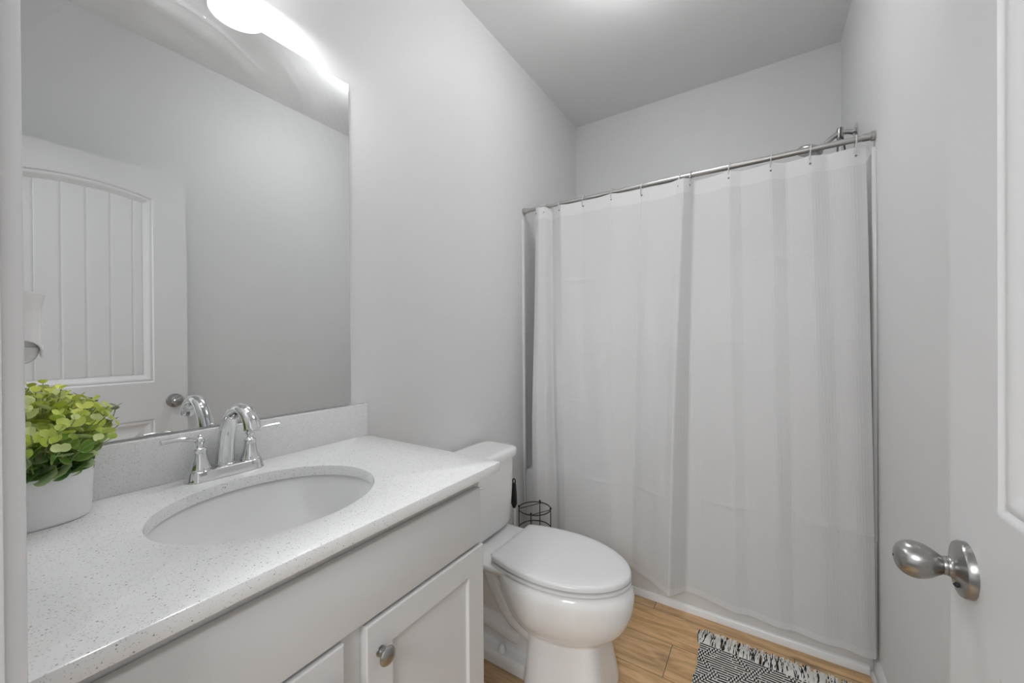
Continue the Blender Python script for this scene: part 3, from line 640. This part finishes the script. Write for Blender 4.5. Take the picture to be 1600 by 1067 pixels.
# toilet wand in its cup
wx, wy = -1.008, 1.560
wd = thing('toilet_wand', 'black-handled white toilet wand standing behind the toilet tank', 'toilet brush', (wx, wy, 0))
bm = B(); lathe(bm, (wx, wy, 0), (0, 0, 1), [(0.034, 0), (0.034, 0.004), (0.030, 0.01), (0.028, 0.11), (0.031, 0.12), (0.027, 0.12), (0.025, 0.02)], 28); obj('holder', bm, PLAS, wd)
bm = B(); tube(bm, [(wx, wy, 0.015), (wx, wy, 0.425)], 0.0065, 14); obj('stick', bm, PLAS, wd)
bm = B()
def wr(z, hx, hy): return ell(wx, wy, z, hx, hy, 24, 2.6)
loft(bm, [wr(0.412, 0.006, 0.006), wr(0.424, 0.011, 0.009), wr(0.434, 0.0155, 0.010), wr(0.48, 0.0135, 0.009), wr(0.525, 0.0098, 0.008), wr(0.532, 0.0085, 0.006)])
tube(bm, [(wx + 0.0075 * math.cos(a), wy, 0.538 + 0.012 * math.sin(a)) for a in [PI * (-0.12 + 1.24 * i / 16) for i in range(17)]], 0.0032, 10)
hd = obj('handle', bm, BLACKP, wd, ang=50); hd['label'] = 'black tapered handle with a hanging loop'

# wire stand between toilet and bathtub
qx, qy, qr = -0.957, 1.668, 0.0785
ws = thing('wire_roll_stand', 'black wire cylinder stand for spare toilet rolls beside the bathtub', 'toilet paper stand', (qx, qy, 0))
for z in (0.381, 0.285, 0.15, 0.012):
    bm = B(); tube(bm, [(qx + qr * math.cos(2 * PI * i / 48), qy + qr * math.sin(2 * PI * i / 48), z) for i in range(48)], 0.0026, 8, closed=True); obj('ring', bm, BLACKM, ws, ang=60)
for a in (0.35, 1.75, 3.55, 5.0):
    x, y = qx + qr * math.cos(a), qy + qr * math.sin(a)
    bm = B(); tube(bm, [(x, y, 0.004), (x, y, 0.384)], 0.0024, 8); sphere(bm, (x, y, 0.387), 0.0056, 12); sphere(bm, (x, y, 0.0056), 0.0056, 12); obj('post', bm, BLACKM, ws)
for a, b in ((3.75, 1.60), (5.0, 0.35)):
    bm = B(); tube(bm, [(qx + qr * math.cos(a), qy + qr * math.sin(a), 0.381), (qx + qr * math.cos(b), qy + qr * math.sin(b), 0.381)], 0.0019, 8); obj('crossbar', bm, BLACKM, ws)

# ================================================================== BATHTUB, SURROUND
tub = thing('bathtub', 'white alcove bathtub behind the shower curtain', 'bathtub', ((XL + XR) / 2, 2.24, 0))
bm = B(); a0, a1, b0, b1, zr = XL + 0.002, XR - 0.002, TUBY, YB - 0.002, 0.485
def rr_(x0, x1, y0, y1, z, r, n=8):
    out = []
    for cx, cy, s in ((x1 - r, y1 - r, 0), (x0 + r, y1 - r, 1), (x0 + r, y0 + r, 2), (x1 - r, y0 + r, 3)):
        for i in range(n + 1):
            a = PI / 2 * (s + i / n); out.append((cx + r * math.cos(a), cy + r * math.sin(a), z))
    return out
loft(bm, [rr_(a0, a1, b0, b1, 0, 0.003), rr_(a0, a1, b0, b1, zr - 0.02, 0.003), rr_(a0, a1, b0 + 0.003, b1, zr - 0.006, 0.004), rr_(a0, a1, b0 + 0.010, b1, zr, 0.006), rr_(a0 + 0.06, a1 - 0.06, b0 + 0.075, b1 - 0.06, zr, 0.09), rr_(a0 + 0.075, a1 - 0.075, b0 + 0.09, b1 - 0.075, zr - 0.015, 0.10), rr_(a0 + 0.12, a1 - 0.12, b0 + 0.12, b1 - 0.10, 0.16, 0.12), rr_(a0 + 0.17, a1 - 0.17, b0 + 0.16, b1 - 0.14, 0.12, 0.10)], True, True)
obj('tub_body', bm, ACRYL, tub, ang=50)
bm = B(); lathe(bm, (XR - 0.30, 2.24, 0.121), (0, 0, 1), [(0.035, 0), (0.034, 0.003), (0.02, 0.004), (0.002, 0.003)], 24); obj('drain', bm, CHROME, tub)
sur = thing('tub_surround', 'white moulded wall surround rising from the bathtub rim', 'shower surround', ((XL + XR) / 2, 2.6, 0.486))
def side(s):
    x0 = XL + 0.0008 if s < 0 else XR - 0.0008
    prof = [(0, 1.8625), (0.008, 1.8625), (0.011, 1.866), (0.012, 1.874), (0.010, 1.884), (0.005, 1.897), (0.004, 1.905), (0.004, 1.990), (0.006, 2.004), (0.016, 2.016), (0.018, 2.03), (0.018, 2.56), (0.030, 2.585), (0.05, 2.600), (0.05, YB - 0.0008), (0, YB - 0.0008)]
    bm = B(); prism(bm, [(x0 - s * a, b, 0.4865) for a, b in prof], (0, 0, 1.888 - 0.4865)); return bm
obj('side_panel', side(-1), ACRYL, sur, ang=50); obj('side_panel', side(1), ACRYL, sur, ang=50)
bm = B(); add_box(bm, XL + 0.052, XR - 0.052, YB - 0.020, YB - 0.001, 0.4865, 1.888, 0.004); add_box(bm, XL + 0.30, XR - 0.30, YB - 0.085, YB - 0.019, 0.95, 0.975, 0.008); obj('back_panel', bm, ACRYL, sur)
for s, x in ((-1, XL + 0.0008), (1, XR - 0.0008)):
    bm = B(); add_box(bm, min(x, x - s * 0.0110), max(x, x - s * 0.0110), 1.8625, 1.8725, 0.034, 0.4865, 0.003); obj('flange', bm, ACRYL, sur)

# shower arm and head over the far end of the tub
sy, sz = 2.22, 2.098
sh = thing('shower_fixture', 'chrome shower head on a curved arm above the curtain rod', 'shower head', (XR, sy, sz))
bm = B(); lathe(bm, (XR - 0.0005, sy, sz), (-1, 0, 0), [(0.036, 0), (0.036, 0.002), (0.031, 0.006), (0.014, 0.010), (0.012, 0.012)], 32); obj('wall_flange', bm, CHROME, sh)
bm = B(); tube(bm, spline([(XR - 0.005, sy, sz), (XR - 0.035, sy, sz + 0.010), (XR - 0.065, sy, sz + 0.006), (XR - 0.095, sy, sz - 0.014), (XR - 0.118, sy, sz - 0.036)], 6), 0.0105, 16); obj('arm', bm, STEEL, sh)
bm = B(); lathe(bm, (XR - 0.106, sy, sz - 0.026), (-0.70, 0, -0.71), [(0.0115, 0), (0.0125, 0.002), (0.0125, 0.006), (0.0115, 0.008)], 18); co = obj('collar', bm, PLAS, sh); co['label'] = 'white collar'
bm = B(); lathe(bm, (XR - 0.112, sy, sz - 0.032), (-0.80, 0, -0.60), [(0.0115, 0), (0.014, 0.010), (0.016, 0.022), (0.020, 0.032), (0.030, 0.042)], 22)
lathe(bm, (XR - 0.160, sy - 0.01, sz - 0.036), (-0.25, 0, -0.97), [(0.020, -0.008), (0.044, -0.004), (0.050, 0.004), (0.050, 0.016), (0.044, 0.019), (0.002, 0.019)], 36); obj('head', bm, STEEL, sh)
bm = B(); lathe(bm, (XR - 0.055, sy - 0.001, sz - 0.018), (0, 0, 1), [(0.010, 0), (0.012, 0.004), (0.012, 0.045), (0.009, 0.052), (0.002, 0.054)], 18); obj('diverter', bm, STEEL, sh)
bm = B(); tube(bm, spline([(XR - 0.055, sy - 0.014, sz + 0.030), (XR - 0.056, sy - 0.015, sz - 0.006), (XR - 0.046, sy - 0.016, sz - 0.030), (XR - 0.038, sy - 0.016, sz - 0.105)], 5), 0.0034, 8); tube(bm, [(XR - 0.058, sy - 0.014, sz - 0.012), (XR - 0.065, sy - 0.015, sz - 0.048), (XR - 0.066, sy - 0.015, sz - 0.105)], 0.0034, 8); hh = obj('hose_holder', bm, BLACKP, sh); hh['label'] = 'black two-pronged holder'

# ================================================================== CURTAIN ROD, RINGS, CURTAIN
RY, RZ = 1.8856, 1.9366
rod = thing('curtain_rod', 'satin metal tension rod across the bathtub', 'curtain rod', ((XL + XR) / 2, RY, RZ))
bm = B(); tube(bm, [(XL + 0.01, RY, RZ), (-0.40, RY, RZ)], 0.0098, 24); tube(bm, [(-0.42, RY, RZ), (XR - 0.01, RY, RZ)], 0.0110, 24); obj('tube', bm, STEEL, rod)
for x, s in ((XL, 1), (XR, -1)):
    bm = B(); lathe(bm, (x + s * 0.0008, RY, RZ), (s, 0, 0), [(0.0175, 0), (0.0175, 0.009), (0.0155, 0.011), (0.0135, 0.012), (0.0130, 0.032), (0.0115, 0.035)], 28); obj('end_flange', bm, STEEL, rod)

RX = [-1.0403, -0.9954, -0.9123, -0.7798, -0.6286, -0.4864, -0.3199, -0.2750, -0.1258, 0.0207, 0.1458, 0.2783]
def curve1(pts, u):
    xs = [p[0] for p in pts]; return np.interp(u, xs, [p[1] for p in pts])
# control points: parameter, x and depth offset (towards the camera negative) at the top and at the hem
CP = [  # s      xt      dt      xb      db
    (0.000, -1.020,  0.022, -1.020,  0.022),
    (0.006, -1.046,  0.004, -1.054,  0.004),
    (0.025, -1.043, -0.016, -1.056, -0.016),
    (0.055, -1.020, -0.024, -1.012, -0.024),
    (0.080, -0.990, -0.012, -0.960, -0.014),
    (0.095, -0.972,  0.020, -0.932,  0.024),
    (0.125, -0.945,  0.008, -0.905,  0.008),
    (0.160, -0.905, -0.003, -0.870,  0.002),
    (0.255, -0.780,  0.006, -0.770,  0.004),
    (0.315, -0.700, -0.002, -0.690,  0.000),
    (0.370, -0.628, -0.005, -0.625, -0.004),
    (0.425, -0.555,  0.004, -0.575,  0.006),
    (0.478, -0.485,  0.009, -0.535,  0.014),
    (0.505, -0.450, -0.002, -0.495,  0.000),
    (0.545, -0.400, -0.004, -0.440, -0.014),
    (0.600, -0.330, -0.012, -0.378, -0.040),
    (0.632, -0.296, -0.026, -0.352, -0.052),
    (0.652, -0.276, -0.008, -0.328, -0.022),
    (0.670, -0.258,  0.014, -0.295,  0.018),
    (0.705, -0.212,  0.010, -0.235,  0.014),
    (0.765, -0.126, -0.007, -0.105, -0.009),
    (0.800, -0.083,  0.003, -0.062,  0.004),
    (0.866,  0.021, -0.006,  0.042, -0.008),
    (0.900,  0.070,  0.005,  0.092,  0.004),
    (0.950,  0.147, -0.006,  0.180, -0.008),
    (0.975,  0.205,  0.005,  0.240,  0.004),
    (0.987,  0.265, -0.006,  0.290, -0.007),
    (0.991,  0.278,  0.001,  0.300, -0.003),
    (1.000,  0.305,  0.000,  0.322,  0.002)]
NU, NV = 520, 340
u = np.linspace(0, 1, NU)
def sm_(v, k):
    ker = np.hanning(k + 2)[1:-1]; ker /= ker.sum(); p = np.pad(v, (k // 2, k // 2), mode='reflect', reflect_type='odd'); return np.convolve(p, ker, 'valid')[:len(v)]
xt, dt, xb, db = [sm_(np.interp(u, [c[0] for c in CP], [c[j] for c in CP]), 9) for j in (1, 2, 3, 4)]
ring_u = [float(np.interp(x, xt[np.argmin(xt[:60]):], u[np.argmin(xt[:60]):])) for x in RX]
sag = np.zeros(NU)
for a, b in zip(ring_u, ring_u[1:]):
    msk = (u >= a) & (u <= b); q = (u[msk] - a) / (b - a); sag[msk] = np.sin(PI * q) * min(0.006, 0.05 * (b - a) + 0.001)
ztop = np.interp(xt, [-1.05, -0.63, 0.31], [1.928, 1.926, 1.902]) - sag
zbot = np.interp(xb, [-1.05, -0.55, -0.30, 0.0, 0.33], [0.150, 0.135, 0.098, 0.090, 0.082])
rr2 = np.random.RandomState(3)
VT = np.linspace(0, 1, NV)
def curtain_grid():
    P = np.zeros((NU, NV, 3)); arc = np.zeros(NU)
    for j, t_ in enumerate(VT):
        w_ = t_ ** 0.85
        x = xt * (1 - w_) + xb * w_
        wob = 0.0035 * np.sin(u * 23 + 5 * t_) * math.sin(PI * t_) + 0.002 * np.sin(u * 61 - 7 * t_ + 1.3) * math.sin(PI * t_)
        dmix = 1.35 * (dt * (1 - w_) + db * w_)
        y = (RY - 0.012) * (1 - min(1, t_ * 1.6)) + 1.833 * min(1, t_ * 1.6) + dmix + wob
        z = ztop * (1 - t_) + zbot * t_
        # pressed-in packing creases running across
        for zc_, am in ((1.52, 0.0017), (1.20, 0.0013), (0.90, 0.0010), (0.52, 0.0018)):
            y = y - am * np.exp(-((z - zc_ - 0.004 * np.sin(u * 17)) / 0.0075) ** 2) * (0.5 + 0.5 * np.sin(u * 29 + zc_ * 9))
        P[:, j, 0], P[:, j, 1], P[:, j, 2] = x, y, z
    # the lower left corner is tucked over the tub rim ledge
    P[..., 1] = np.minimum(P[..., 1], 1.8695 + 0.10 * np.clip(P[..., 2] - 0.55, 0, 0.6))
    return P
P = curtain_grid(); arc = np.concatenate([[0], np.cumsum(np.hypot(np.diff(xt), np.diff(dt)))])
def sheet(i0, i1, j0, j1, M, name, parent, off=0.0, thick=0.0012):
    bm = B(); uv = bm.loops.layers.uv.new('UVMap'); V = {}
    for i in range(i0, i1):
        for j in range(j0, j1): V[i, j] = bm.verts.new((P[i, j, 0], P[i, j, 1] - off, P[i, j, 2]))
    for i in range(i0, i1 - 1):
        for j in range(j0, j1 - 1):
            ids = ((i, j), (i + 1, j), (i + 1, j + 1), (i, j + 1)); f = bm.faces.new([V[q] for q in ids])
            for lp, q in zip(f.loops, ids): lp[uv].uv = (arc[q[0]], P[q[0], q[1], 2])
    o = obj(name, bm, M, parent, ang=0)
    s = o.modifiers.new('thickness', 'SOLIDIFY'); s.thickness = thick; s.offset = 0
    e = o.modifiers.new('edges', 'EDGE_SPLIT'); e.split_angle = math.radians(50)
    return o
cur = thing('shower_curtain', 'white waffle-weave shower curtain hanging in soft folds from the rod', 'shower curtain', ((XL + XR) / 2, 1.86, 0.1))
JT, JB = 12, NV - 6
sheet(0, NU, JT, JB + 1, CURT, 'curtain_panel', cur)
hm = sheet(0, NU, 0, JT + 1, HEM, 'top_hem', cur, thick=0.0018); hm['label'] = 'smoother doubled top band'
hm = sheet(0, NU, JB, NV, HEM, 'bottom_hem', cur, thick=0.0018); hm['label'] = 'stitched bottom hem'
for k, (x, uu) in enumerate(zip(RX, ring_u)):
    i = int(round(uu * (NU - 1))); gz = P[i, 5, 2]; gy = P[i, 5, 1] 
    bm = B(); lathe(bm, (x, gy - 0.0014, gz - 0.004), (0, -1, 0), [(0.0036, 0.0), (0.0036, 0.0010), (0.0024, 0.0014), (0.0022, 0.0004)], 14); obj('grommet', bm, DARKM, cur)
proto = None
NUMW = ['first', 'second', 'third', 'fourth', 'fifth', 'sixth', 'seventh', 'eighth', 'ninth', 'tenth', 'eleventh', 'twelfth']
for k, (x, uu) in enumerate(zip(RX, ring_u)):
    i = int(round(uu * (NU - 1))); gz = P[i, 5, 2] - 0.004
    lab = 'clear plastic curtain ring on the rod, %s from the left end' % NUMW[k]
    if k == 0: lab = 'clear plastic curtain ring nearest the left end of the rod'
    if k == 11: lab = 'clear plastic curtain ring nearest the right end of the rod'
    zt_, zb_ = RZ + 0.0145, gz - 0.003; cz, hz_ = (zt_ + zb_) / 2, (zt_ - zb_) / 2
    bm = B(); tube(bm, [(x + 0.003 * math.sin(a), RY - 0.004 + 0.0185 * math.cos(a), cz + hz_ * math.sin(a)) for a in [2 * PI * q / 32 for q in range(32)]], 0.0021, 8, closed=True)
    tag(obj('curtain_ring', bm, CLEAR, org=(x, RY, RZ), ang=60), lab, 'curtain ring', 'clear rings along the curtain rod')

# ================================================================== RUG
rug = thing('bath_rug', 'black and cream woven rug with a fringed end on the wood floor', 'rug', (0.01, 1.4, 0))
rx0, rx1, ry0, ry1 = -0.219, 0.236, 0.98, 1.702
bm = B(); nx, ny = 60, 90; T = {}
for lv, z in ((0, 0.0012), (1, 0.0075)):
    for i in range(nx + 1):
        for j in range(ny + 1):
            x = rx0 + (rx1 - rx0) * i / nx; y = ry0 + (ry1 - ry0) * j / ny
            if i == 0: x += 0.0015 * math.sin(y * 140) + 0.002 * math.sin(y * 37)
            if i == nx: x += 0.004 * math.sin(y * 80 + 1)
            if j == ny: y += 0.002 * math.sin(x * 120)
            zz = z + (0.0018 * math.sin(x * 19 + 2) * math.sin(y * 13) if lv else 0)
            T[lv, i, j] = bm.verts.new((x, y, max(zz, 0.001)))
for i in range(nx):
    for j in range(ny):
        for lv in (0, 1): bm.faces.new([T[lv, i, j], T[lv, i + 1, j], T[lv, i + 1, j + 1], T[lv, i, j + 1]])
for i in range(nx):
    for j in (0, ny): bm.faces.new([T[0, i, j], T[0, i + 1, j], T[1, i + 1, j], T[1, i, j]])
for j in range(ny):
    for i in (0, nx): bm.faces.new([T[0, i, j], T[0, i, j + 1], T[1, i, j + 1], T[1, i, j]])
obj('rug_body', bm, RUG, rug, ang=50)
bm = B(); RF = random.Random(11)
def strand(x0, y0, dx, L, mi, r=0.0019, curl=0.0):
    pts = []
    ph = RF.uniform(0, 6.28)
    for i in range(6):
        t = i / 5
        pts.append((x0 + dx * t + 0.004 * math.sin(3.2 * t + ph) * t + curl * t * t, y0 + L * t * (1 - 0.25 * abs(curl) * 20 * t), 0.0045 + 0.010 * math.sin(PI * min(1, t * 1.25)) * RF.uniform(0.3, 1.0) * (1 - t * 0.4) + RF.uniform(0, 0.002)))
    tube(bm, spline(pts, 3), r, 5, mi)
x = rx0 - 0.006
while x < rx1 + 0.004:
    lean = RF.uniform(-0.012, 0.016); blk = RF.random() < 0.30
    for q in range(RF.randint(4, 7)):
        strand(x + RF.uniform(-0.004, 0.004), ry1 - 0.004, lean + RF.uniform(-0.010, 0.010), RF.uniform(0.062, 0.088), 1 if (blk and RF.random() < 0.7) or RF.random() < 0.10 else 0)
    x += 0.0068
for x in (-0.225, 0.06, 0.075, 0.105):
    for q in range(3): strand(x, ry1 - 0.012, RF.uniform(-0.004, 0.03), 0.075, 0, 0.0024, RF.uniform(-0.03, 0.03))
f = obj('fringe', bm, [YARNW, YARNB], rug, ang=60); f['kind'] = 'stuff'; f['label'] = 'loose cream and black yarn fringe'
